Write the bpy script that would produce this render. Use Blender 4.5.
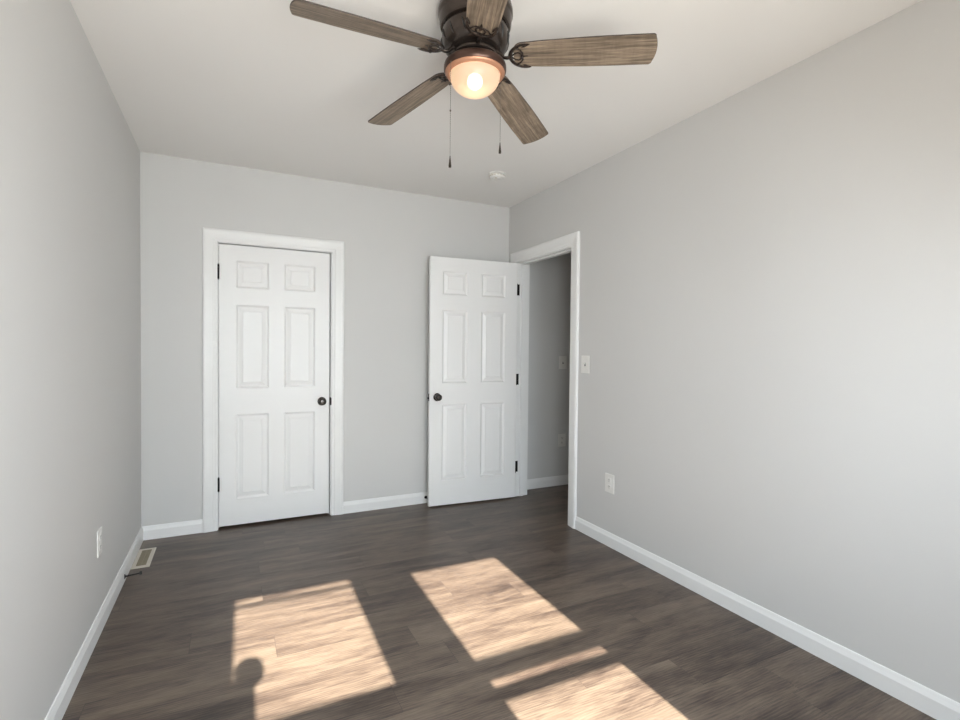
import bpy, bmesh, math, random
from mathutils import Vector, Matrix
random.seed(4)
PI = math.pi
for o in list(bpy.data.objects): bpy.data.objects.remove(o)
scene = bpy.context.scene
COL = scene.collection

# ------------------------------------------------------------------ camera
W, H, YF, WT = 2.815, 2.60, -4.30, 0.12      # room width, height, front wall, wall thickness
yaw, pitch, roll = 0.4574, -0.0196, 0.0096
fwd = Vector((math.sin(yaw)*math.cos(pitch), math.cos(yaw)*math.cos(pitch), math.sin(pitch)))
rgt = Vector((math.cos(yaw), -math.sin(yaw), 0)); up = rgt.cross(fwd)
r2 = rgt*math.cos(roll)+up*math.sin(roll); u2 = -rgt*math.sin(roll)+up*math.cos(roll)
cam_d = bpy.data.cameras.new('camera'); cam = bpy.data.objects.new('camera', cam_d); COL.objects.link(cam)
cam.matrix_world = Matrix(((r2.x, u2.x, -fwd.x, 0.5436), (r2.y, u2.y, -fwd.y, -4.0389), (r2.z, u2.z, -fwd.z, 1.303), (0, 0, 0, 1)))
cam_d.lens = 505.4/960*36; cam_d.sensor_width = 36; cam_d.clip_start = 0.02
scene.camera = cam

# ------------------------------------------------------------------ light and exposure
vs = scene.view_settings
scene.display_settings.display_device = 'sRGB'
vs.view_transform = 'Standard'; vs.look = 'None'; vs.gamma = 1; vs.use_curve_mapping = False
vs.exposure = 0.0
world = bpy.data.worlds.new('sky'); scene.world = world; world.use_nodes = True
bg = world.node_tree.nodes['Background']
bg.inputs[0].default_value = (0.62, 0.78, 1.0, 1); bg.inputs[1].default_value = 1.5
sun_d = bpy.data.lights.new('sun', 'SUN'); sun = bpy.data.objects.new('sun', sun_d); COL.objects.link(sun)
sun_d.energy = 49.0; sun_d.color = (1.0, 0.91, 0.81); sun_d.angle = math.radians(0.55)
sun.rotation_euler = Vector((0.020, 1, -0.655)).to_track_quat('-Z', 'Y').to_euler()
sun.location = (0, -8, 6)
WINS = [(0.500, 1.072, 2.085), (1.418, 1.966, 2.038)]      # glass x0, x1, top of the glass
def area(name, loc, aim, sx, sy, energy, color):
    d = bpy.data.lights.new(name, 'AREA'); o = bpy.data.objects.new(name, d); COL.objects.link(o)
    d.shape = 'RECTANGLE'; d.size = sx; d.size_y = sy; d.energy = energy; d.color = color
    o.location = loc; o.rotation_euler = Vector(aim).to_track_quat('-Z', 'Y').to_euler()
    return o
for x0, x1, zt in WINS:     # daylight from the sky entering at each window
    area('window_skylight', ((x0+x1)/2, -4.335, 1.37), (0, 1, -0.95), x1-x0, 1.35, 42 if x0 < 1 else 30, (0.76, 0.88, 1.0)).data.spread = 2.8
    area('window_ground_bounce', ((x0+x1)/2, -4.33, 1.37), (0, 1, 0.60), x1-x0, 1.35, 26 if x0 < 1 else 14, (1.0, 0.93, 0.83)).data.spread = 2.5
area('hall_fill_light', (3.45, -2.2, 2.55), (0, 0, -1), 0.3, 0.3, 0.8, (1.0, 0.95, 0.88))  # added fill to lift the hallway, no fixture hangs there

# ------------------------------------------------------------------ materials
def S(r, g, b):
    f = lambda c: (c/255/12.92) if c/255 <= .04045 else ((c/255+.055)/1.055)**2.4
    return (f(r), f(g), f(b), 1)
class NT:
    def __init__(s, name):
        s.m = bpy.data.materials.new(name); s.m.use_nodes = True; s.t = s.m.node_tree; s.n = s.t.nodes
        s.b = s.n['Principled BSDF']; s.out = s.n['Material Output']
    def new(s, ty, **k):
        n = s.n.new(ty)
        for a, v in k.items():
            if a.startswith('i_'): n.inputs[a[2:].replace('_', ' ')].default_value = v
            else: setattr(n, a, v)
        return n
    def link(s, a, b): s.t.links.new(a, b)
    def math(s, op, a, b=None, c=None):
        n = s.n.new('ShaderNodeMath'); n.operation = op
        for i, v in enumerate((a, b, c)):
            if v is None: continue
            if hasattr(v, 'links'): s.link(v, n.inputs[i])
            else: n.inputs[i].default_value = v
        return n.outputs[0]
    def coord(s, scale=(1, 1, 1), kind='Object'):
        tc = s.n.new('ShaderNodeTexCoord'); mp = s.n.new('ShaderNodeMapping'); mp.inputs['Scale'].default_value = scale
        s.link(tc.outputs[kind], mp.inputs[0]); return mp.outputs[0]
    def noise(s, vec, scale, detail=4, rough=.5, dist=0):
        n = s.n.new('ShaderNodeTexNoise'); s.link(vec, n.inputs['Vector'])
        n.inputs['Scale'].default_value = scale; n.inputs['Detail'].default_value = detail
        n.inputs['Roughness'].default_value = rough; n.inputs['Distortion'].default_value = dist
        return n.outputs['Fac']
    def ramp(s, fac, stops):
        n = s.n.new('ShaderNodeValToRGB'); s.link(fac, n.inputs[0]); e = n.color_ramp.elements
        while len(e) < len(stops): e.new(.5)
        for i, (p, c) in enumerate(stops): e[i].position = p; e[i].color = c
        return n.outputs[0]
    def bump(s, h, strength, dist=.002):
        n = s.n.new('ShaderNodeBump'); s.link(h, n.inputs['Height'])
        n.inputs['Strength'].default_value = strength; n.inputs['Distance'].default_value = dist
        s.link(n.outputs[0], s.b.inputs['Normal'])

def simple(name, col, rough=.5, metal=0, spec=.5, var=.03, vs_=20, bump=0, bscale=200):
    t = NT(name); c = t.coord()
    f = t.noise(c, vs_, 3)
    lo = tuple(x*(1-var) for x in col[:3])+(1,); hi = tuple(min(1, x*(1+var)) for x in col[:3])+(1,)
    t.link(t.ramp(f, [(.3, lo), (.7, hi)]), t.b.inputs['Base Color'])
    t.b.inputs['Roughness'].default_value = rough; t.b.inputs['Metallic'].default_value = metal
    t.b.inputs['Specular IOR Level'].default_value = spec
    if bump: t.bump(t.noise(c, bscale, 2), bump, .001)
    return t.m

M = {}
M['wall'] = simple('grey_wall_paint', (0.635, 0.63, 0.617, 1), .55, spec=.3, var=.008, vs_=1.5, bump=.12, bscale=260)
M['ceiling'] = simple('white_ceiling_paint', (0.85, 0.837, 0.815, 1), .7, spec=.2, var=.008, vs_=1.2, bump=.08, bscale=200)
M['trim'] = simple('white_trim_paint', (0.83, 0.83, 0.82, 1), .35, spec=.4, var=.01, vs_=6)
M['plastic'] = simple('white_plastic', (0.80, 0.79, 0.76, 1), .3, spec=.5, var=.01)
M['slot'] = simple('dark_slot', (0.02, 0.02, 0.02, 1), .6)
M['black'] = simple('black_metal', (0.012, 0.011, 0.011, 1), .4, .6)
M['bronze'] = simple('oil_rubbed_bronze', (0.075, 0.060, 0.052, 1), .26, .8, var=.15, vs_=30)
M['copper'] = simple('copper_lip', (0.50, 0.25, 0.15, 1), .45, .5, var=.08)
M['bronze_ring'] = simple('warm_bronze', (0.085, 0.048, 0.036, 1), .34, .7, var=.12, vs_=25)
M['knob'] = simple('dark_bronze_knob', (0.06, 0.055, 0.052, 1), .25, .85, var=.1, vs_=40)
M['vent'] = simple('beige_vent_enamel', (0.62, 0.57, 0.49, 1), .45, .1)
M['vent_slat'] = simple('brown_vent_slats', (0.26, 0.22, 0.15, 1), .5, .2)
M['chain'] = simple('chain_metal', (0.16, 0.14, 0.12, 1), .45, .6)
M['closet'] = simple('closet_drywall', (0.45, 0.45, 0.44, 1), .7)

# door paint with embossed wood grain
t = NT('white_door_paint'); c = t.coord((14, 14, 1.6))
f = t.noise(c, 6, 4, .6, 1.2)
w = t.new('ShaderNodeTexWave'); w.bands_direction = 'X'; w.inputs['Scale'].default_value = 2.2; w.inputs['Distortion'].default_value = 9
w.inputs['Detail'].default_value = 2; w.inputs['Detail Scale'].default_value = .6; t.link(c, w.inputs[0])
t.b.inputs['Base Color'].default_value = (0.84, 0.84, 0.83, 1); t.b.inputs['Roughness'].default_value = .36
t.b.inputs['Specular IOR Level'].default_value = .4
t.bump(t.math('ADD', t.math('MULTIPLY', w.outputs['Fac'], .5), f), .12, .0012); M['door'] = t.m

# vinyl plank floor: planks run along X, 0.18 m wide, 1.22 m long, each row shifted at random
t = NT('vinyl_plank_floor'); tc = t.new('ShaderNodeTexCoord'); sp = t.new('ShaderNodeSeparateXYZ'); t.link(tc.outputs['Object'], sp.inputs[0])
yy = t.math('DIVIDE', t.math('ADD', sp.outputs['Y'], 10.956), .18); row = t.math('FLOOR', yy); fy = t.math('FRACT', yy)
wn = t.new('ShaderNodeTexWhiteNoise', noise_dimensions='1D'); t.link(row, wn.inputs['W'])
xx = t.math('ADD', t.math('DIVIDE', sp.outputs['X'], 1.22), t.math('MULTIPLY', wn.outputs['Value'], 7.3)); colm = t.math('FLOOR', xx); fx = t.math('FRACT', xx)
cb = t.new('ShaderNodeCombineXYZ'); t.link(row, cb.inputs[0]); t.link(colm, cb.inputs[1])
wn2 = t.new('ShaderNodeTexWhiteNoise', noise_dimensions='3D'); t.link(cb.outputs[0], wn2.inputs['Vector'])
rnd = wn2.outputs['Value']; sc = t.new('ShaderNodeSeparateColor'); t.link(wn2.outputs['Color'], sc.inputs[0])
def gv(kx, ky):
    c_ = t.new('ShaderNodeCombineXYZ')
    t.link(t.math('ADD', t.math('MULTIPLY', sp.outputs['X'], kx), t.math('MULTIPLY', rnd, 37.0)), c_.inputs[0])
    t.link(t.math('ADD', t.math('MULTIPLY', sp.outputs['Y'], ky), t.math('MULTIPLY', sc.outputs[1], 51.0)), c_.inputs[1])
    return c_.outputs[0]
broad = t.noise(gv(1.3, 8), 1.0, 3, .5, .8)           # long soft dark bands
streak = t.noise(gv(4.5, 34), 1.0, 8, .74, 1.0)       # grain streaks
fine = t.noise(gv(14, 190), 1.0, 3, .6, .3)           # pores
cath = t.new('ShaderNodeTexWave'); cath.bands_direction = 'Y'; cath.inputs['Scale'].default_value = 3.0; cath.inputs['Distortion'].default_value = 9
cath.inputs['Detail'].default_value = 2; cath.inputs['Detail Scale'].default_value = .45; t.link(gv(2.2, 9), cath.inputs[0])
knot = t.math('POWER', t.math('SUBTRACT', 1.0, t.noise(gv(2.0, 9), 1.7, 2, .5, 1.5)), 3.5)
v = t.math('ADD', t.math('MULTIPLY', broad, 1.05), t.math('MULTIPLY', streak, .75))
v = t.math('ADD', v, t.math('MULTIPLY', fine, .60)); v = t.math('ADD', v, t.math('MULTIPLY', cath.outputs['Fac'], .13))
v = t.math('ADD', v, t.math('MULTIPLY', rnd, .10)); v = t.math('SUBTRACT', v, t.math('MULTIPLY', knot, .45))
v = t.math('SUBTRACT', v, .76)
colr = t.ramp(v, [(.14, S(44, 36, 33)), (.38, S(76, 64, 56)), (.58, S(97, 84, 73)), (.90, S(120, 106, 92))])
ey = t.math('MINIMUM', fy, t.math('SUBTRACT', 1.0, fy)); ex = t.math('MINIMUM', fx, t.math('SUBTRACT', 1.0, fx))
sm = t.math('MAXIMUM', t.math('LESS_THAN', ey, .006), t.math('LESS_THAN', ex, .0010))
mx = t.new('ShaderNodeMix', data_type='RGBA'); t.link(t.math('MULTIPLY', sm, .55), mx.inputs['Factor']); t.link(colr, mx.inputs['A']); mx.inputs['B'].default_value = S(52, 44, 41)
t.link(mx.outputs['Result'], t.b.inputs['Base Color'])
t.link(t.math('ADD', t.math('MULTIPLY', streak, .12), .30), t.b.inputs['Roughness']); t.b.inputs['Specular IOR Level'].default_value = .42
t.bump(t.math('SUBTRACT', t.math('ADD', streak, fine), t.math('MULTIPLY', sm, 1.5)), .25, .0008); M['floor'] = t.m

# weathered oak fan blade, grain along the local X of the blade
t = NT('weathered_oak_blade'); c = t.coord((1, 1, 1))
sp = t.new('ShaderNodeSeparateXYZ'); t.link(c, sp.inputs[0])
oi = t.new('ShaderNodeObjectInfo')
def bv(kx, ky):
    c_ = t.new('ShaderNodeCombineXYZ')
    t.link(t.math('ADD', t.math('MULTIPLY', sp.outputs['X'], kx), t.math('MULTIPLY', oi.outputs['Random'], 60)), c_.inputs[0])
    t.link(t.math('MULTIPLY', sp.outputs['Y'], ky), c_.inputs[1]); return c_.outputs[0]
a = t.noise(bv(4, 85), 1, 6, .68, .6); b_ = t.noise(bv(14, 330), 1, 3, .6); d_ = t.noise(bv(45, 6), 1, 3, .7)
v = t.math('ADD', t.math('MULTIPLY', a, .75), t.math('MULTIPLY', b_, .3)); v = t.math('ADD', v, t.math('MULTIPLY', d_, .12))
t.link(t.ramp(v, [(.38, S(66, 57, 48)), (.52, S(103, 90, 76)), (.62, S(134, 118, 101)), (.78, S(172, 155, 134))]), t.b.inputs['Base Color'])
t.b.inputs['Roughness'].default_value = .5; t.bump(a, .2, .0006); M['blade'] = t.m
M['blade_edge'] = simple('dark_blade_edge', (0.05, 0.035, 0.028, 1), .5)

# frosted glass bowl lit from inside by its bulb
t = NT('frosted_glass_bowl'); t.n.remove(t.b)
tr = t.new('ShaderNodeBsdfTranslucent'); tr.inputs[0].default_value = (1.0, 0.86, 0.70, 1)
gl = t.new('ShaderNodeBsdfGlossy'); gl.inputs['Roughness'].default_value = .3
df = t.new('ShaderNodeBsdfDiffuse'); df.inputs[0].default_value = (.85, .80, .72, 1)
m1 = t.new('ShaderNodeMixShader'); m1.inputs[0].default_value = .3; t.link(tr.outputs[0], m1.inputs[1]); t.link(df.outputs[0], m1.inputs[2])
m2 = t.new('ShaderNodeMixShader'); fr = t.new('ShaderNodeFresnel'); fr.inputs[0].default_value = 1.4
t.link(fr.outputs[0], m2.inputs[0]); rf = t.new('ShaderNodeBsdfRefraction'); rf.inputs['IOR'].default_value = 1.03; rf.inputs['Roughness'].default_value = .85; m3 = t.new('ShaderNodeMixShader'); m3.inputs[0].default_value = .35
t.link(m1.outputs[0], m3.inputs[1]); t.link(rf.outputs[0], m3.inputs[2]); t.link(m3.outputs[0], m2.inputs[1]); t.link(gl.outputs[0], m2.inputs[2])
em = t.new('ShaderNodeEmission'); em.inputs[0].default_value = (1.0, 0.66, 0.40, 1); em.inputs[1].default_value = .18
ad = t.new('ShaderNodeAddShader'); t.link(m2.outputs[0], ad.inputs[0]); t.link(em.outputs[0], ad.inputs[1])
t.link(ad.outputs[0], t.out.inputs[0]); M['bowl'] = t.m
# window glass
t = NT('window_glass'); t.n.remove(t.b)
tp = t.new('ShaderNodeBsdfTransparent'); tp.inputs[0].default_value = (.97, .985, .98, 1); gl = t.new('ShaderNodeBsdfGlossy'); gl.inputs['Roughness'].default_value = .02
fr = t.new('ShaderNodeFresnel'); m2 = t.new('ShaderNodeMixShader'); t.link(fr.outputs[0], m2.inputs[0]); t.link(tp.outputs[0], m2.inputs[1]); t.link(gl.outputs[0], m2.inputs[2])
t.link(m2.outputs[0], t.out.inputs[0]); M['glass'] = t.m

# ------------------------------------------------------------------ mesh helpers
def link(name, bm, mat, parent=None, smooth=False, bevel=0, angle=35):
    bmesh.ops.recalc_face_normals(bm, faces=bm.faces[:])
    me = bpy.data.meshes.new(name); bm.to_mesh(me); bm.free()
    o = bpy.data.objects.new(name, me); COL.objects.link(o)
    for m in (mat if isinstance(mat, (list, tuple)) else [mat]): me.materials.append(m)
    if parent: o.parent = parent
    if smooth:
        for p_ in me.polygons: p_.use_smooth = True
        me.set_sharp_from_angle(angle=math.radians(angle))
    if bevel:
        b = o.modifiers.new('bevel', 'BEVEL'); b.width = bevel; b.segments = 2; b.limit_method = 'ANGLE'; b.angle_limit = math.radians(40)
    return o
def box(bm, x0, x1, y0, y1, z0, z1, mi=0):
    v = [bm.verts.new((x, y, z)) for x in (x0, x1) for y in (y0, y1) for z in (z0, z1)]
    for f in ((0, 1, 3, 2), (4, 6, 7, 5), (0, 4, 5, 1), (2, 3, 7, 6), (0, 2, 6, 4), (1, 5, 7, 3)):
        bm.faces.new([v[i] for i in f]).material_index = mi
def lathe(bm, prof, n=48, c=(0, 0, 0), mat=None, caps=True):
    """profile of (radius, z) revolved about Z"""
    rings = []
    for r, z in prof:
        if r < 1e-6: rings.append([bm.verts.new((0, 0, z))]); continue
        rings.append([bm.verts.new((r*math.cos(2*PI*i/n), r*math.sin(2*PI*i/n), z)) for i in range(n)])
    new = [v for q in rings for v in q]
    for a, b in zip(rings, rings[1:]):
        for i in range(n):
            j = (i+1) % n
            if len(a) == 1 and len(b) == 1: continue
            if len(a) == 1: bm.faces.new((a[0], b[i], b[j]))
            elif len(b) == 1: bm.faces.new((a[i], a[j], b[0]))
            else: bm.faces.new((a[i], a[j], b[j], b[i]))
    if caps:
        if len(rings[0]) > 1: bm.faces.new(rings[0])
        if len(rings[-1]) > 1: bm.faces.new(rings[-1])
    Mx = mat if mat is not None else Matrix.Identity(4)
    for v in new: v.co = (Mx @ v.co)+Vector(c)
def tube(bm, pts, rad, n=8, flat=1.0):
    """round bar along points; rad number or list; flat squashes its height"""
    pts = [Vector(p) for p in pts]; rings = []
    for i, p in enumerate(pts):
        d = (pts[min(i+1, len(pts)-1)]-pts[max(i-1, 0)]).normalized()
        s = d.cross(Vector((0, 0, 1)))
        if s.length < .1: s = d.cross(Vector((0, 1, 0)))
        s.normalize(); q = s.cross(d).normalized(); r = rad[i] if isinstance(rad, (list, tuple)) else rad
        rings.append([bm.verts.new(p+s*r*math.cos(2*PI*k/n)+q*r*flat*math.sin(2*PI*k/n)) for k in range(n)])
    for a, b in zip(rings, rings[1:]):
        for k in range(n): bm.faces.new((a[k], a[(k+1) % n], b[(k+1) % n], b[k]))
    bm.faces.new(rings[0]); bm.faces.new(rings[-1])
def sweep(bm, prof, path, nrm):
    """mitred moulding: prof = (distance outward in the wall plane, thickness off the wall); path = list of (point, outward dir)"""
    rings = [[bm.verts.new(Vector(p)+Vector(o)*a+Vector(nrm)*t_) for a, t_ in prof] for p, o in path]
    for a, b in zip(rings, rings[1:]):
        for i in range(len(prof)):
            j = (i+1) % len(prof); bm.faces.new((a[i], a[j], b[j], b[i]))
    bm.faces.new(rings[0]); bm.faces.new(rings[-1])
def empty(name, loc=(0, 0, 0), rot=(0, 0, 0)):
    o = bpy.data.objects.new(name, None); COL.objects.link(o); o.location = loc; o.rotation_euler = rot; o.empty_display_size = .1; return o
def tag(o, label, cat, group=None):
    o['label'] = label; o['category'] = cat
    if group: o['group'] = group
    return o
def struct(o, label=None, cat=None):
    o['kind'] = 'structure'
    if label: o['label'] = label; o['category'] = cat
    return o

# ------------------------------------------------------------------ room shell
XR = 3.95; BM = bmesh.new; DZ = 2.06
bm = BM(); box(bm, -WT, XR+WT, YF-WT, .95, -.05, 0); struct(link('floor', bm, M['floor']), 'dark grey brown wood plank floor', 'floor')
bm = BM(); box(bm, -WT, XR+WT, YF-WT, .95, H, H+.05); struct(link('ceiling', bm, M['ceiling']), 'plain white painted ceiling', 'ceiling')
CX0, CX1 = .440, 1.256        # closet rough opening
bm = BM(); box(bm, -WT, CX0, 0, WT, 0, H); box(bm, CX0, CX1, 0, WT, DZ, H); box(bm, CX1, XR+WT, 0, WT, 0, H)
struct(link('wall_back', bm, M['wall']), 'pale grey back wall behind the two white doors', 'wall')
bm = BM(); box(bm, -WT, 0, YF-WT, 0, 0, H); struct(link('wall_left', bm, M['wall']), 'pale grey wall on the left side', 'wall')
DY0, DY1 = -.973, -.138       # hall door rough opening
bm = BM(); box(bm, W, W+WT, YF-WT, DY0, 0, H); box(bm, W, W+WT, DY0, DY1, DZ+.03, H); box(bm, W, W+WT, DY1, 0, 0, H)
struct(link('wall_right', bm, M['wall']), 'pale grey wall on the right with the doorway', 'wall')
ops = [(a-.045, b+.045, .62, 2.14) for a, b, c_ in WINS]
bm = BM(); xs = [-WT]+[q for o_ in ops for q in o_[:2]]+[XR+WT]
for i in (0, 2, 4): box(bm, xs[i], xs[i+1], YF-WT, YF, 0, H)
for a, b, z0, z1 in ops: box(bm, a, b, YF-WT, YF, 0, z0); box(bm, a, b, YF-WT, YF, z1, H)
struct(link('wall_front', bm, M['wall']), 'pale grey wall with two windows behind the camera', 'wall')
bm = BM(); box(bm, XR, XR+WT, YF-WT, 0, 0, H); struct(link('wall_hall', bm, M['wall']), 'far side wall of the hallway', 'wall')
bm = BM(); box(bm, .1, .2, WT, .9, 0, H); box(bm, 1.5, 1.6, WT, .9, 0, H); box(bm, .1, 1.6, .8, .9, 0, H)
struct(link('wall_closet', bm, M['closet']), 'closet interior walls behind the closed door', 'wall')

# baseboards (height off floor, thickness)
BB = [(0, 0), (0, .013), (.064, .013), (.070, .011), (.078, .0085), (.088, .006), (.092, .004), (.092, 0)]
def base(name, p0, p1, nrm, label, ends=(0, 0)):
    bm = BM(); u = Vector((0, 0, 1)); d = (Vector(p1)-Vector(p0)).normalized()
    rings = []
    for p, e in ((p0, ends[0]), (p1, -ends[1])):
        rings.append([bm.verts.new(Vector(p)+u*a+Vector(nrm)*t_+d*e*t_) for a, t_ in BB])
    n = len(BB)
    for i in range(n): bm.faces.new((rings[0][i], rings[0][(i+1) % n], rings[1][(i+1) % n], rings[1][i]))
    bm.faces.new(rings[0]); bm.faces.new(rings[1])
    return struct(link(name, bm, M['trim']), label, 'baseboard')
CO0, CO1 = .363, 1.336       # closet casing outer edges
RO0, RO1 = -1.050, -.050     # hall door casing outer edges
base('baseboard_left', (0, YF, 0), (0, 0, 0), (1, 0, 0), 'white baseboard along the left wall', (1, 1))
base('baseboard_back', (0, 0, 0), (CO0, 0, 0), (0, -1, 0), 'short white baseboard left of the closet door', (1, 0))
base('baseboard_back.001', (CO1, 0, 0), (W, 0, 0), (0, -1, 0), 'white baseboard between the two doors', (0, 1))
base('baseboard_right', (W, YF, 0), (W, RO0, 0), (-1, 0, 0), 'long white baseboard along the right wall', (1, 0))
base('baseboard_hall', (W+WT, 0, 0), (XR, 0, 0), (0, -1, 0), 'white baseboard on the hallway wall beyond the doorway', (1, 1))
base('baseboard_front', (0, YF, 0), (W, YF, 0), (0, 1, 0), 'white baseboard under the two windows', (1, 1))

# ------------------------------------------------------------------ doors
CAS = [(0, 0), (0, .010), (.006, .013), (.018, .013), (.026, .0165), (.034, .0165), (.052, .0185), (.066, .021), (.080, .0215), (.088, .019), (.092, .015), (.092, 0)]
def ring_quad(bm, A, B, yA, yB, mk):
    """frame of quads between rect A and rect B (x0,x1,z0,z1)"""
    a = [(A[0], A[2]), (A[1], A[2]), (A[1], A[3]), (A[0], A[3])]; b = [(B[0], B[2]), (B[1], B[2]), (B[1], B[3]), (B[0], B[3])]
    for i in range(4):
        j = (i+1) % 4
        bm.faces.new([mk(a[i][0], yA, a[i][1]), mk(a[j][0], yA, a[j][1]), mk(b[j][0], yB, b[j][1]), mk(b[i][0], yB, b[i][1])])
def ins(r, d): return (r[0]+d, r[1]-d, r[2]+d, r[3]-d)
def panel_leaf(width, height, th, panels):
    """leaf with x 0..width from the hinge side, y 0 (front) .. th (back), z 0..height; panels embossed on both faces"""
    bm = BM(); cache = {}
    def mk(x, y, z):
        k = (round(x, 5), round(y, 5), round(z, 5))
        if k not in cache: cache[k] = bm.verts.new(k)
        return cache[k]
    xs = sorted({0, width}|{p[0] for p in panels}|{p[1] for p in panels}); zs = sorted({0, height}|{p[2] for p in panels}|{p[3] for p in panels})
    steps = [(.005, .005), (.012, .011), (.019, .011), (.046, .003), (.050, .0045)]
    for y0, sg in ((0, 1), (th, -1)):
        for i in range(len(xs)-1):
            for j in range(len(zs)-1):
                c = ((xs[i]+xs[i+1])/2, (zs[j]+zs[j+1])/2)
                if any(p[0] < c[0] < p[1] and p[2] < c[1] < p[3] for p in panels): continue
                bm.faces.new([mk(xs[i], y0, zs[j]), mk(xs[i+1], y0, zs[j]), mk(xs[i+1], y0, zs[j+1]), mk(xs[i], y0, zs[j+1])])
        for p in panels:
            A, ya = p, y0
            for d, dep in steps:
                Bq = ins(p, d); ring_quad(bm, A, Bq, ya, y0+sg*dep, mk); A, ya = Bq, y0+sg*dep
            bm.faces.new([mk(A[0], ya, A[2]), mk(A[1], ya, A[2]), mk(A[1], ya, A[3]), mk(A[0], ya, A[3])])
    for a, b in zip(xs, xs[1:]):
        for z in (0, height): bm.faces.new([mk(a, 0, z), mk(b, 0, z), mk(b, th, z), mk(a, th, z)])
    for a, b in zip(zs, zs[1:]):
        for x in (0, width): bm.faces.new([mk(x, 0, a), mk(x, 0, b), mk(x, th, b), mk(x, th, a)])
    return bm
def knob_bm(bm, c, sgn):
    """round knob on a rose, axis along local Y, sgn = -1 towards -Y"""
    R = Matrix.Rotation(PI/2 if sgn < 0 else -PI/2, 4, 'X')
    lathe(bm, [(0, 0), (.033, 0), (.033, .004), (.029, .008), (.022, .011), (.0125, .013), (.011, .024), (.013, .028), (.022, .034), (.0265, .041), (.0275, .048),
               (.0245, .055), (.018, .060), (.0165, .0605), (.0155, .0585), (.009, .0595), (0, .060)], 32, c, R, False)
def hinge_bm(x, y, z0, z1, lx):
    bm = BM(); n = 5; h = (z1-z0)/n
    for i in range(n): lathe(bm, [(.0068, z0+i*h+.0004), (.0068, z0+(i+1)*h-.0004)], 14, (x, y, 0))
    lathe(bm, [(0, z0-.006), (.004, z0-.005), (.0055, z0)], 14, (x, y, 0)); lathe(bm, [(.0055, z1), (.004, z1+.005), (0, z1+.006)], 14, (x, y, 0))
    return bm

# --- closet door, shut
d1 = struct(empty('door_1', (.845, 0, 0)), 'closed white six panel closet door in the back wall', 'door')
def child(name, bm, mat, root, **k):
    """part built in world coordinates, placed under root"""
    o = link(name, bm, mat, root, **k); o.matrix_parent_inverse = Matrix.Identity(4)
    Mi = (Matrix.Translation(root.location) @ root.rotation_euler.to_matrix().to_4x4()).inverted()
    o.data.transform(Mi); return o
I0, I1, IZ = .455, 1.244, 2.048      # casing inner edge
bm = BM(); sweep(bm, CAS, [((I0, 0, 0), (-1, 0, 0)), ((I0, 0, IZ), (-1, 0, 1)), ((I1, 0, IZ), (1, 0, 1)), ((I1, 0, 0), (1, 0, 0))], (0, -1, 0))
child('door_casing', bm, M['trim'], d1)
bm = BM(); J0, J1, JZ = .460, 1.238, 2.046
box(bm, CX0, J0, 0.0, WT, 0, JZ); box(bm, J1, CX1, 0.0, WT, 0, JZ); box(bm, CX0, CX1, 0.0, WT, JZ, DZ)
box(bm, J0, J0+.011, .055, .09, 0, JZ-.011); box(bm, J1-.011, J1, .055, .09, 0, JZ-.011); box(bm, J0, J1, .055, .09, JZ-.011, JZ)
child('door_jamb', bm, M['trim'], d1)
LW, LH, TH = .762, 2.021, .035
P1 = [(.112, .330), (.437, .658)]; PZ = [(.188, .802), (.992, 1.594), (1.716, 1.912)]
leaf = panel_leaf(LW, LH, TH, [(a, b, z0, z1) for a, b in P1 for z0, z1 in PZ]); leaf.transform(Matrix.Translation((.4635, .008, .018)))
lf = child('door_leaf', leaf, M['door'], d1, bevel=.0012)
bm = BM(); knob_bm(bm, (1.173, .010, .895), -1); knob_bm(bm, (1.173, .045, .895), 1); child('door_knob', bm, M['knob'], d1, smooth=True)['label'] = 'round dark bronze door knob'
for z0, z1 in ((1.790, 1.892), (.275, .372)):
    child('hinge', hinge_bm(.4615, .0035, z0, z1, 0), M['black'], d1, smooth=True)['label'] = 'black door hinge'
bm = BM(); box(bm, 1.2345, 1.2385, -.004, .030, .862, .925); box(bm, 1.2380, 1.2450, -.005, -.0005, .866, .921); child('strike_plate', bm, M['black'], d1, bevel=.001)

# --- hall door, swung open against the back wall
JY0, JY1, JZ2 = -.953, -.158, 2.074
d2 = struct(empty('door_2', (W, -.555, 0)), 'open white six panel door beside the hallway doorway', 'door')
bm = BM(); sweep(bm, CAS, [((W, JY0-.006, 0), (0, -1, 0)), ((W, JY0-.006, JZ2+.006), (0, -1, 1)), ((W, JY1+.006, JZ2+.006), (0, 1, 1)), ((W, JY1+.006, 0), (0, 1, 0))], (-1, 0, 0))
child('door_casing', bm, M['trim'], d2)
bm = BM(); sweep(bm, CAS, [((W+WT, JY0-.006, 0), (0, -1, 0)), ((W+WT, JY0-.006, JZ2+.006), (0, -1, 1)), ((W+WT, JY1+.006, JZ2+.006), (0, 1, 1)), ((W+WT, JY1+.006, 0), (0, 1, 0))], (1, 0, 0))
child('door_casing', bm, M['trim'], d2)
bm = BM(); box(bm, W, W+WT, DY0, JY0, 0, JZ2); box(bm, W, W+WT, JY1, DY1, 0, JZ2); box(bm, W, W+WT, DY0, DY1, JZ2, DZ+.03)
box(bm, W+.040, W+.075, JY0, JY0+.011, 0, JZ2-.011); box(bm, W+.040, W+.075, JY1-.011, JY1, 0, JZ2-.011); box(bm, W+.040, W+.075, JY0, JY1, JZ2-.011, JZ2)
child('door_jamb', bm, M['trim'], d2)
HX, HY, OA = 2.788, -.170, math.radians(3.6)
P2 = [(.112, .335), (.462, .682)]; PZ2 = [(.206, .838), (1.014, 1.618), (1.744, 1.938)]
TR = Matrix.Translation((HX, HY, .013)) @ Matrix.Rotation(-OA, 4, 'Z') @ Matrix.Scale(-1, 4, (1, 0, 0)) @ Matrix.Translation((0, -TH, 0))
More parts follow.
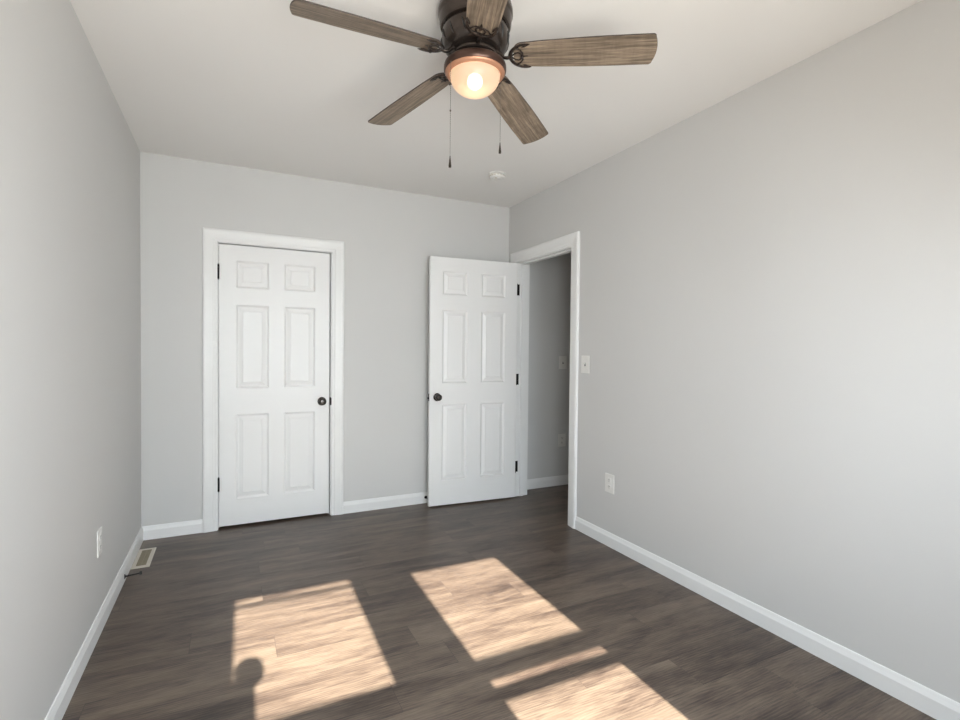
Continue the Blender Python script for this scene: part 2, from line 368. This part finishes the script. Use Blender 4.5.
bm = panel_leaf(.790, 2.052, TH, [(a, b, z0, z1) for a, b in P2 for z0, z1 in PZ2]); bm.transform(TR)
child('door_leaf', bm, M['door'], d2, bevel=.0012)
bm = BM(); knob_bm(bm, (.724, 0, .900), -1); knob_bm(bm, (.724, TH, .892), 1); bm.transform(TR); child('door_knob', bm, M['knob'], d2, smooth=True)['label'] = 'round dark bronze door knob'
bm = BM(); box(bm, .7895, .7912, .006, .029, .868, .928); box(bm, .791, .800, .0115, .0235, .884, .900); bm.transform(TR); child('latch', bm, M['black'], d2, bevel=.0008)
for z0, z1 in ((1.790, 1.888), (.998, 1.096), (.222, .318)):
    bm = hinge_bm(HX+.008, HY+.006, z0, z1, 0); box(bm, W-.004, W+.022, JY1-.0035, JY1, z0, z1)
    box(bm, HX+.0002, HX+.0022, HY-.036, HY, z0, z1)
    child('hinge', bm, M['black'], d2, bevel=.0005)['label'] = 'black door hinge'
bm = BM(); box(bm, W+.001, W+.030, JY0, JY0+.002, .872, .932); child('strike_plate', bm, M['black'], d2)

# ------------------------------------------------------------------ windows (in the front wall, behind the camera)
def window(n, x0, x1, zt, bar, label):
    a, b, z0, z1 = ops[n-1]; r = struct(empty('window_%d' % n, ((a+b)/2, YF, z0)), label, 'window')
    ys = -4.370, -4.350
    bm = BM(); box(bm, a, x0-.018, -4.395, -4.32, z0, z1); box(bm, x1+.018, b, -4.395, -4.32, z0, z1); box(bm, a, b, -4.38, -4.32, zt+.026, z1); box(bm, a, b, -4.40, -4.32, z0, z0+.02)
    child('window_frame', bm, M['trim'], r)
    bm = BM(); box(bm, x0-.018, x0, *ys, 1.36, zt+.03); box(bm, x1, x1+.018, *ys, 1.36, zt+.03); box(bm, x0-.018, x1+.018, *ys, zt, zt+.03); box(bm, x0-.018, x1+.018, *ys, 1.352, 1.441)
    if bar: box(bm, x0, x1, *ys, zt-.058, zt-.047); box(bm, x0, x1, *ys, 1.30, 1.37)
    s = child('upper_sash', bm, M['trim'], r)
    bm = BM(); box(bm, x0-.018, x0, *ys, .66, 1.36); box(bm, x1, x1+.018, *ys, .66, 1.36); box(bm, x0-.018, x1+.018, *ys, .64, .70); box(bm, x0-.018, x1+.018, *ys, 1.270, 1.318)
    s2 = child('lower_sash', bm, M['trim'], r)
    bm = BM(); box(bm, x0-.005, x1+.005, -4.362, -4.359, 1.43, zt+.01); g = child('glass_pane', bm, M['glass'], r)
    bm = BM(); box(bm, x0-.005, x1+.005, -4.362, -4.359, .69, 1.28); child('glass_pane', bm, M['glass'], r)
    bm = BM(); sweep(bm, CAS, [((a, YF, z0), (-1, 0, -1)), ((a, YF, z1), (-1, 0, 1)), ((b, YF, z1), (1, 0, 1)), ((b, YF, z0), (1, 0, -1)), ((a, YF, z0), (-1, 0, -1))], (0, 1, 0))
    child('window_casing', bm, M['trim'], r)
window(1, *WINS[0], True, 'white double hung window on the left of the front wall')
window(2, *WINS[1], False, 'white double hung window on the right of the front wall')

# ------------------------------------------------------------------ ceiling fan
FX, FY = 1.368, -2.298
fan = tag(empty('ceiling_fan', (FX, FY, H)), 'five blade ceiling fan with dark bronze motor and lit frosted glass bowl', 'ceiling fan')
def fz(z): return z-H
bm = BM(); lathe(bm, [(0, fz(2.5999)), (.128, fz(2.5999)), (.1345, fz(2.594)), (.1365, fz(2.585)), (.1365, fz(2.578)), (.1400, fz(2.573)), (.1405, fz(2.556)), (.1375, fz(2.551)), (.1360, fz(2.545)), (.1345, fz(2.520)), (.1300, fz(2.508)), (.118, fz(2.503)), (0, fz(2.503))], 64, caps=False)
link('motor_canopy', bm, M['bronze'], fan, smooth=True)
bm = BM(); lathe(bm, [(0, fz(2.506)), (.120, fz(2.506)), (.1235, fz(2.500)), (.1255, fz(2.488)), (.1255, fz(2.468)), (.1235, fz(2.452)), (.117, fz(2.436)), (.106, fz(2.424)), (.090, fz(2.417)), (.060, fz(2.414)), (0, fz(2.414))], 64, caps=False)
mot = link('motor_housing', bm, M['bronze'], fan, smooth=True)
for k in range(15):        # slim slots round the lower drum
    bm = BM(); tube(bm, [(.1262, 0, fz(2.484)), (.1265, .004, fz(2.470)), (.1240, .008, fz(2.454)), (.1180, .012, fz(2.440))], [.002, .0045, .0045, .002], 6, .5)
    bm.transform(Matrix.Rotation(2*PI*k/15+.1, 4, 'Z')); link('cooling_slot', bm, M['slot'], mot, smooth=True)
# flywheel, switch housing
bm = BM(); lathe(bm, [(0, fz(2.416)), (.082, fz(2.416)), (.085, fz(2.412)), (.085, fz(2.404)), (.080, fz(2.400)), (.052, fz(2.399)), (.050, fz(2.385)), (.050, fz(2.372)), (0, fz(2.372))], 48, caps=False)
link('switch_housing', bm, M['bronze'], fan, smooth=True)
bm = BM(); lathe(bm, [(0, fz(2.386)), (.060, fz(2.386)), (.092, fz(2.383)), (.108, fz(2.379)), (.1155, fz(2.373)), (.1175, fz(2.366)), (.1175, fz(2.352)), (.1145, fz(2.347)), (.1120, fz(2.346)), (.1110, fz(2.350)), (.0960, fz(2.364)), (.060, fz(2.368)), (0, fz(2.368))], 64, caps=False)
ring = link('light_fitter', bm, M['bronze_ring'], fan, smooth=True); 
bm = BM(); lathe(bm, [(.1125, fz(2.3500)), (.1122, fz(2.3445)), (.1100, fz(2.3405)), (.1010, fz(2.3350)), (.0960, fz(2.3360)), (.0955, fz(2.3500)), (.1125, fz(2.3500))], 64, caps=False)
link('fitter_lip', bm, M['copper'], ring, smooth=True)['label'] = 'copper coloured inner lip round the glass bowl'
prof = [(.0950, fz(2.352)), (.0952, fz(2.338))]
for i in range(1, 13):
    a = PI/2*i/12; prof.append((.0952*math.cos(a)**.92 if i < 12 else 0, fz(2.338-.075*math.sin(a))))
bm = BM(); lathe(bm, prof, 64, caps=False)
link('glass_bowl', bm, M['bowl'], fan, smooth=True, angle=80)['label'] = 'lit frosted glass bowl shade'
pd = bpy.data.lights.new('fan_bulb', 'POINT'); po = bpy.data.objects.new('fan_bulb', pd); COL.objects.link(po)
pd.energy = .30; pd.color = (1.0, .76, .52); pd.shadow_soft_size = .030; po.location = (FX, FY, 2.314)

def blade_bm():
    bm = BM(); R0, R1 = .146, .655; pts = []
    def hw(x): return .0555+.0115*min(1, (x-R0)/.30)
    # outline: rounded root, nearly straight edges, softly curved tip with round corners
    for i in range(9):
        a = PI/2*i/8; pts.append((R0+.034*(1-math.cos(a))+0, 0+.020+(.0345)*math.sin(a)))
    for x in (.25, .32, .40, .50, .60): pts.append((x, hw(x)))
    for i in range(7):
        a = PI/2*i/6; pts.append((.634+.012*math.sin(a), .067-.012*(1-math.cos(a))))
    for i in range(1, 5): y = .055*(1-i/4); pts.append((.646+.010*(1-(y/.055)**2), y))
    full = pts+[(x, -y) for x, y in reversed(pts[:-1])]
    lo = [bm.verts.new((x, y, -.0028)) for x, y in full]; hi = [bm.verts.new((x, y, .0028)) for x, y in full]
    bm.faces.new(lo); bm.faces.new(hi); n = len(full)
    for i in range(n):
        f = bm.faces.new((lo[i], lo[(i+1) % n], hi[(i+1) % n], hi[i])); f.material_index = 1
    return bm
def bracket_bm(P):
    """iron bracket: arm from the flywheel, crescent round the blade root, small three point crest; P = pitch matrix"""
    bm = BM(); z = -.0075
    def T(x, y, zz=z): return P @ Vector((x-.026, y, zz))
    cres = []
    for i in range(25):
        a = PI*.5*(1.14)*(i/12-1); cres.append(T(.222-.062*math.cos(a), .0525*math.sin(a)/math.sin(PI*.57)*1.0))
    tube(bm, cres, [.0015+.0062*math.sin(PI*i/24)**.5 for i in range(25)], 8, .55)
    for s in (-1, 1):
        tube(bm, [T(.163, 0), T(.176, s*.012), T(.190, s*.018), T(.201, s*.010), T(.204, 0)], [.003, .0035, .0035, .0035, .0045], 8, .6)
        tube(bm, [T(.204, s*.002), T(.206, s*.016), T(.199, s*.028), T(.186, s*.036)], [.004, .0035, .003, .003], 8, .6)
        tube(bm, [T(.222+.010, s*.0515), T(.214, s*.044), T(.205, s*.041)], [.002, .0045, .002], 8, .6)
    tube(bm, [T(.200, 0), T(.214, 0), T(.226, 0)], [.005, .0045, .0012], 8, .6)
    for x, y in ((.204, .0), (.190, .040), (.190, -.040)): lathe(bm, [(0, .0), (.005, .0), (.005, .0035), (0, .0035)], 12, T(x, y, -.0135))
    tube(bm, [Vector((.060, 0, .012)), Vector((.085, 0, .012)), Vector((.098, 0, .004)), Vector((.110, 0, -.0090)), Vector((.122, 0, -.011)), T(.163, 0)], [.013, .011, .009, .008, .008, .008], 10, .7)
    return bm
PH = math.radians(12.8); droop = .050; A0 = -.639
TILT = Matrix.Identity(4)
tx, ty = -.040, -.046
for k in range(5):
    a = A0+k*2*PI/5+(.021 if k in (1, 2) else 0); dx, dy = math.cos(a), math.sin(a)
    sl = math.atan(-droop+tx*dx+ty*dy)
    Mk = Matrix.Translation((0, 0, fz(2.409))) @ Matrix.Rotation(a, 4, 'Z') @ Matrix.Rotation(-sl, 4, 'Y')
    P = Matrix.Rotation(-PH, 4, 'X')
    name = 'fan_blade'; b = link(name, blade_bm(), [M['blade'], M['blade_edge']], fan, bevel=.0008)
    b.matrix_local = Mk @ P; b['label'] = 'grey brown wood grain fan blade'
    br = link('blade_bracket', bracket_bm(P), M['bronze'], fan, smooth=True, angle=60); br.matrix_local = Mk
for x, y, z1, z0, bead in ((-.1115, -.030, 2.346, 1.964, 2.170), (.112, .004, 2.348, 2.066, 2.31)):
    bm = BM(); n = int((z1-z0-.035)/.0075)
    for i in range(n):
        zz = fz(z1-.006-i*.0075); lathe(bm, [(0, zz+.0021), (.0010, zz+.0013), (.0012, zz), (.0010, zz-.0013), (0, zz-.0021)], 6, (x, y, 0), caps=False)
    tube(bm, [(x, y, fz(z1)), (x, y, fz(z0+.03))], .0006, 5)
    tube(bm, [(x*.96, y*.96, fz(z1+.004)), (x, y, fz(z1))], .003, 6)
    lathe(bm, [(0, fz(bead)+.004), (.003, fz(bead)+.002), (.003, fz(bead)-.002), (0, fz(bead)-.004)], 10, (x, y, 0), caps=False)
    ch = link('pull_chain', bm, M['chain'], fan, smooth=True)
    bm = BM(); lathe(bm, [(0, fz(z0)+.044), (.0018, fz(z0)+.042), (.0022, fz(z0)+.034), (.0030, fz(z0)+.030), (.0038, fz(z0)+.020), (.0052, fz(z0)+.008), (.0050, fz(z0)+.002), (0, fz(z0))], 16, (x, y, 0), caps=False)
    link('chain_pull', bm, M['bronze'], ch, smooth=True)['label'] = 'dark tapered pull at the chain end'

# ------------------------------------------------------------------ smoke detector
sd = tag(empty('smoke_detector', (2.300, -.73, H)), 'small round white smoke detector on the ceiling near the back corner', 'smoke detector')
bm = BM(); lathe(bm, [(0, 0), (.062, 0), (.062, -.007), (.056, -.009), (0, -.009)], 40, caps=False); link('mounting_base', bm, M['plastic'], sd, smooth=True)
bm = BM(); lathe(bm, [(0, -.009), (.050, -.009), (.057, -.014), (.058, -.026), (.052, -.033), (.040, -.036), (.038, -.034), (.026, -.034), (.024, -.037), (0, -.038)], 40, caps=False); link('cover', bm, M['plastic'], sd, smooth=True)
bm = BM()
for k in range(16):
    b2 = BM(); box(b2, .0570, .0588, -.007, .007, -.0235, -.0175); b2.transform(Matrix.Rotation(2*PI*k/16, 4, 'Z')); me = bpy.data.meshes.new('t'); b2.to_mesh(me); b2.free(); bm.from_mesh(me); bpy.data.meshes.remove(me)
link('sounder_slots', bm, M['vent'], sd)
bm = BM(); lathe(bm, [(0, -.0375), (.008, -.0375), (.008, -.0395), (0, -.040)], 20, (-.022, -.02, 0), caps=False); link('test_button', bm, M['vent'], sd, smooth=True)

# ------------------------------------------------------------------ wall plates: local X = width, Z = up, front towards -Y
def plate_bm(w=.073, h=.118):
    bm = BM(); box(bm, -w/2, w/2, -.0055, 0, -h/2, h/2)
    bmesh.ops.bevel(bm, geom=[e for e in bm.edges if all(v.co.y < -.001 for v in e.verts)], offset=.0028, segments=2, affect='EDGES', profile=.6)
    return bm
def screws(p, zs):
    for z in zs:
        bm = BM(); lathe(bm, [(0, 0), (.0032, 0), (.0026, .0012), (0, .0014)], 12, (0, -.0055, z), Matrix.Rotation(PI/2, 4, 'X'), False); s = link('screw', bm, M['plastic'], p, smooth=True)
def switch(loc, rz, label):
    r = tag(empty('light_switch', loc, (0, 0, rz)), label, 'light switch'); link('cover_plate', plate_bm(.088, .124), M['plastic'], r)
    bm = BM(); box(bm, -.0055, .0055, -.0062, -.0050, -.0125, .0125); link('toggle_slot', bm, M['slot'], r)
    bm = BM(); box(bm, -.0045, .0045, -.018, -.0055, -.002, .009); bm.transform(Matrix.Rotation(-.25, 4, 'X')); link('toggle', bm, M['plastic'], r, bevel=.0015)
    screws(r, (.030, -.030)); return r
def outlet(loc, rz, label, w=.088, h=.124):
    r = tag(empty('electrical_outlet', loc, (0, 0, rz)), label, 'outlet'); link('cover_plate', plate_bm(w, h), M['plastic'], r)
    for zc in (.0225, -.0225):
        bm = BM(); pts = []
        for i in range(28):
            a = 2*PI*i/28; pts.append((.0175*max(-1, min(1, 1.12*math.cos(a))), .0145*max(-1, min(1, 1.25*math.sin(a)))))
        f0 = [bm.verts.new((x, -.0052, z+zc)) for x, z in pts]; f1 = [bm.verts.new((x, -.0072, z+zc)) for x, z in pts]
        bm.faces.new(f1)
        for i in range(28): bm.faces.new((f0[i], f0[(i+1) % 28], f1[(i+1) % 28], f1[i]))
        s = link('receptacle', bm, M['plastic'], r)
        bm = BM(); box(bm, -.0075, -.0050, -.0076, -.0070, zc-.001, zc+.008); box(bm, .0050, .0075, -.0076, -.0070, zc, zc+.007)
        lathe(bm, [(0, 0), (.0026, 0), (.0026, .0006), (0, .0006)], 12, (0, -.0070, zc-.007), Matrix.Rotation(PI/2, 4, 'X'), False); link('slots', bm, M['slot'], s)
    screws(r, (0,)); return r
switch((W, -1.134, 1.208), -PI/2, 'white light switch on the right wall just beside the doorway casing')
outlet((W, -1.408, .420), -PI/2, 'white electrical outlet low on the right wall near the doorway')
outlet((0, -1.213, .408), PI/2, 'white electrical outlet low on the left wall above the floor vent', .075, .118)
switch((3.425, 0, 1.190), 0, 'small white light switch on the hallway wall seen through the doorway')
outlet((3.425, 0, .435), 0, 'white electrical outlet on the hallway wall below the hallway switch')

# ------------------------------------------------------------------ floor vent and door stops
fv = tag(empty('floor_vent', (.061, -.352, 0)), 'beige metal floor register beside the left baseboard near the corner', 'floor vent')
hx, hy, bx, by = .047, .160, .021, .028
bm = BM()
o4 = [(-hx, -hy), (hx, -hy), (hx, hy), (-hx, hy)]; m4 = [(x*(1-.006/hx), y*(1-.006/hy)) for x, y in o4]; i4 = [(-hx+bx, -hy+by), (hx-bx, -hy+by), (hx-bx, hy-by), (-hx+bx, hy-by)]
R_ = [[bm.verts.new((x, y, z)) for x, y in q] for q, z in ((o4, .0002), (o4, .0012), (m4, .0045), (i4, .0045), (i4, .0008))]
for a, b in zip(R_, R_[1:]):
    for i in range(4): bm.faces.new((a[i], a[(i+1) % 4], b[(i+1) % 4], b[i]))
link('frame', bm, M['vent'], fv)
bm = BM(); box(bm, -hx+bx, hx-bx, -hy+by, hy-by, .0003, .0007); link('duct_screen', bm, M['slot'], fv)
bm = BM(); n = 24
for i in range(n):
    y = -hy+by+(i+.5)*(2*(hy-by))/n; box(bm, -hx+bx, hx-bx, y-.0034, y+.0034, .001, .0038)
box(bm, -.002, .002, -hy+by, hy-by, .001, .0042); lv = link('louvres', bm, M['vent_slat'], fv)
def doorstop(loc, rz, L, label):
    r = tag(empty('door_stop', loc, (0, 0, rz)), label, 'door stop'); Q = Matrix.Rotation(PI/2, 4, 'Y')   # axis along local +X
    bm = BM(); lathe(bm, [(0, 0), (.013, 0), (.012, .004), (.006, .007), (0, .007)], 20, mat=Q, caps=False); link('base', bm, M['black'], r, smooth=True)
    bm = BM(); lathe(bm, [(0, .005), (.0046, .005), (.0040, L-.012), (0, L-.012)], 14, mat=Q, caps=False); link('rod', bm, M['black'], r, smooth=True)
    bm = BM(); lathe(bm, [(0, L-.014), (.008, L-.013), (.0098, L-.010), (.0098, L-.003), (.008, L), (0, L)], 18, mat=Q, caps=False); link('rubber_tip', bm, M['slot'], r, smooth=True)
doorstop((.0125, -.690, .032), .22, .082, 'black rigid door stop on the left baseboard next to the floor vent')
doorstop((2.025, -.0125, .050), -PI/2, .072, 'black door stop on the back baseboard behind the open door edge')

# ------------------------------------------------------------------ unseen tripod shape added behind the viewpoint to shade the left sun patch
tp_ = tag(empty('shadow_tripod', (.545, -4.165, 0)), 'unseen black tripod shape with round top, added to cast the shadow in the left sun patch', 'tripod')
slope = .655
bm = BM(); lathe(bm, [(.044, .90), (.044, 1.475), (.036, 1.485), (.018, 1.488), (.018, 1.50)], 24, (-.008, 0, 0)); link('shadow_column', bm, M['black'], tp_, smooth=True)
for k in range(3):
    a = PI/2+2*PI*k/3+.4; bm = BM(); tube(bm, [(.02*math.cos(a), .02*math.sin(a), .95), (.10*math.cos(a), .10*math.sin(a), .015)], [.014, .010], 10); tube(bm, [(.098*math.cos(a), .098*math.sin(a), .02), (.103*math.cos(a), .103*math.sin(a), .0)], .013, 10)
    link('leg', bm, M['black'], tp_, smooth=True)
bm = BM(); lathe(bm, [(0, -.03), (.050, -.03), (.055, -.024), (.055, .024), (.050, .03), (0, .03)], 40, (.016, 0, 1.527), Matrix.Rotation(PI/2, 4, 'X'), False)
link('shadow_disc', bm, M['black'], tp_, smooth=True)
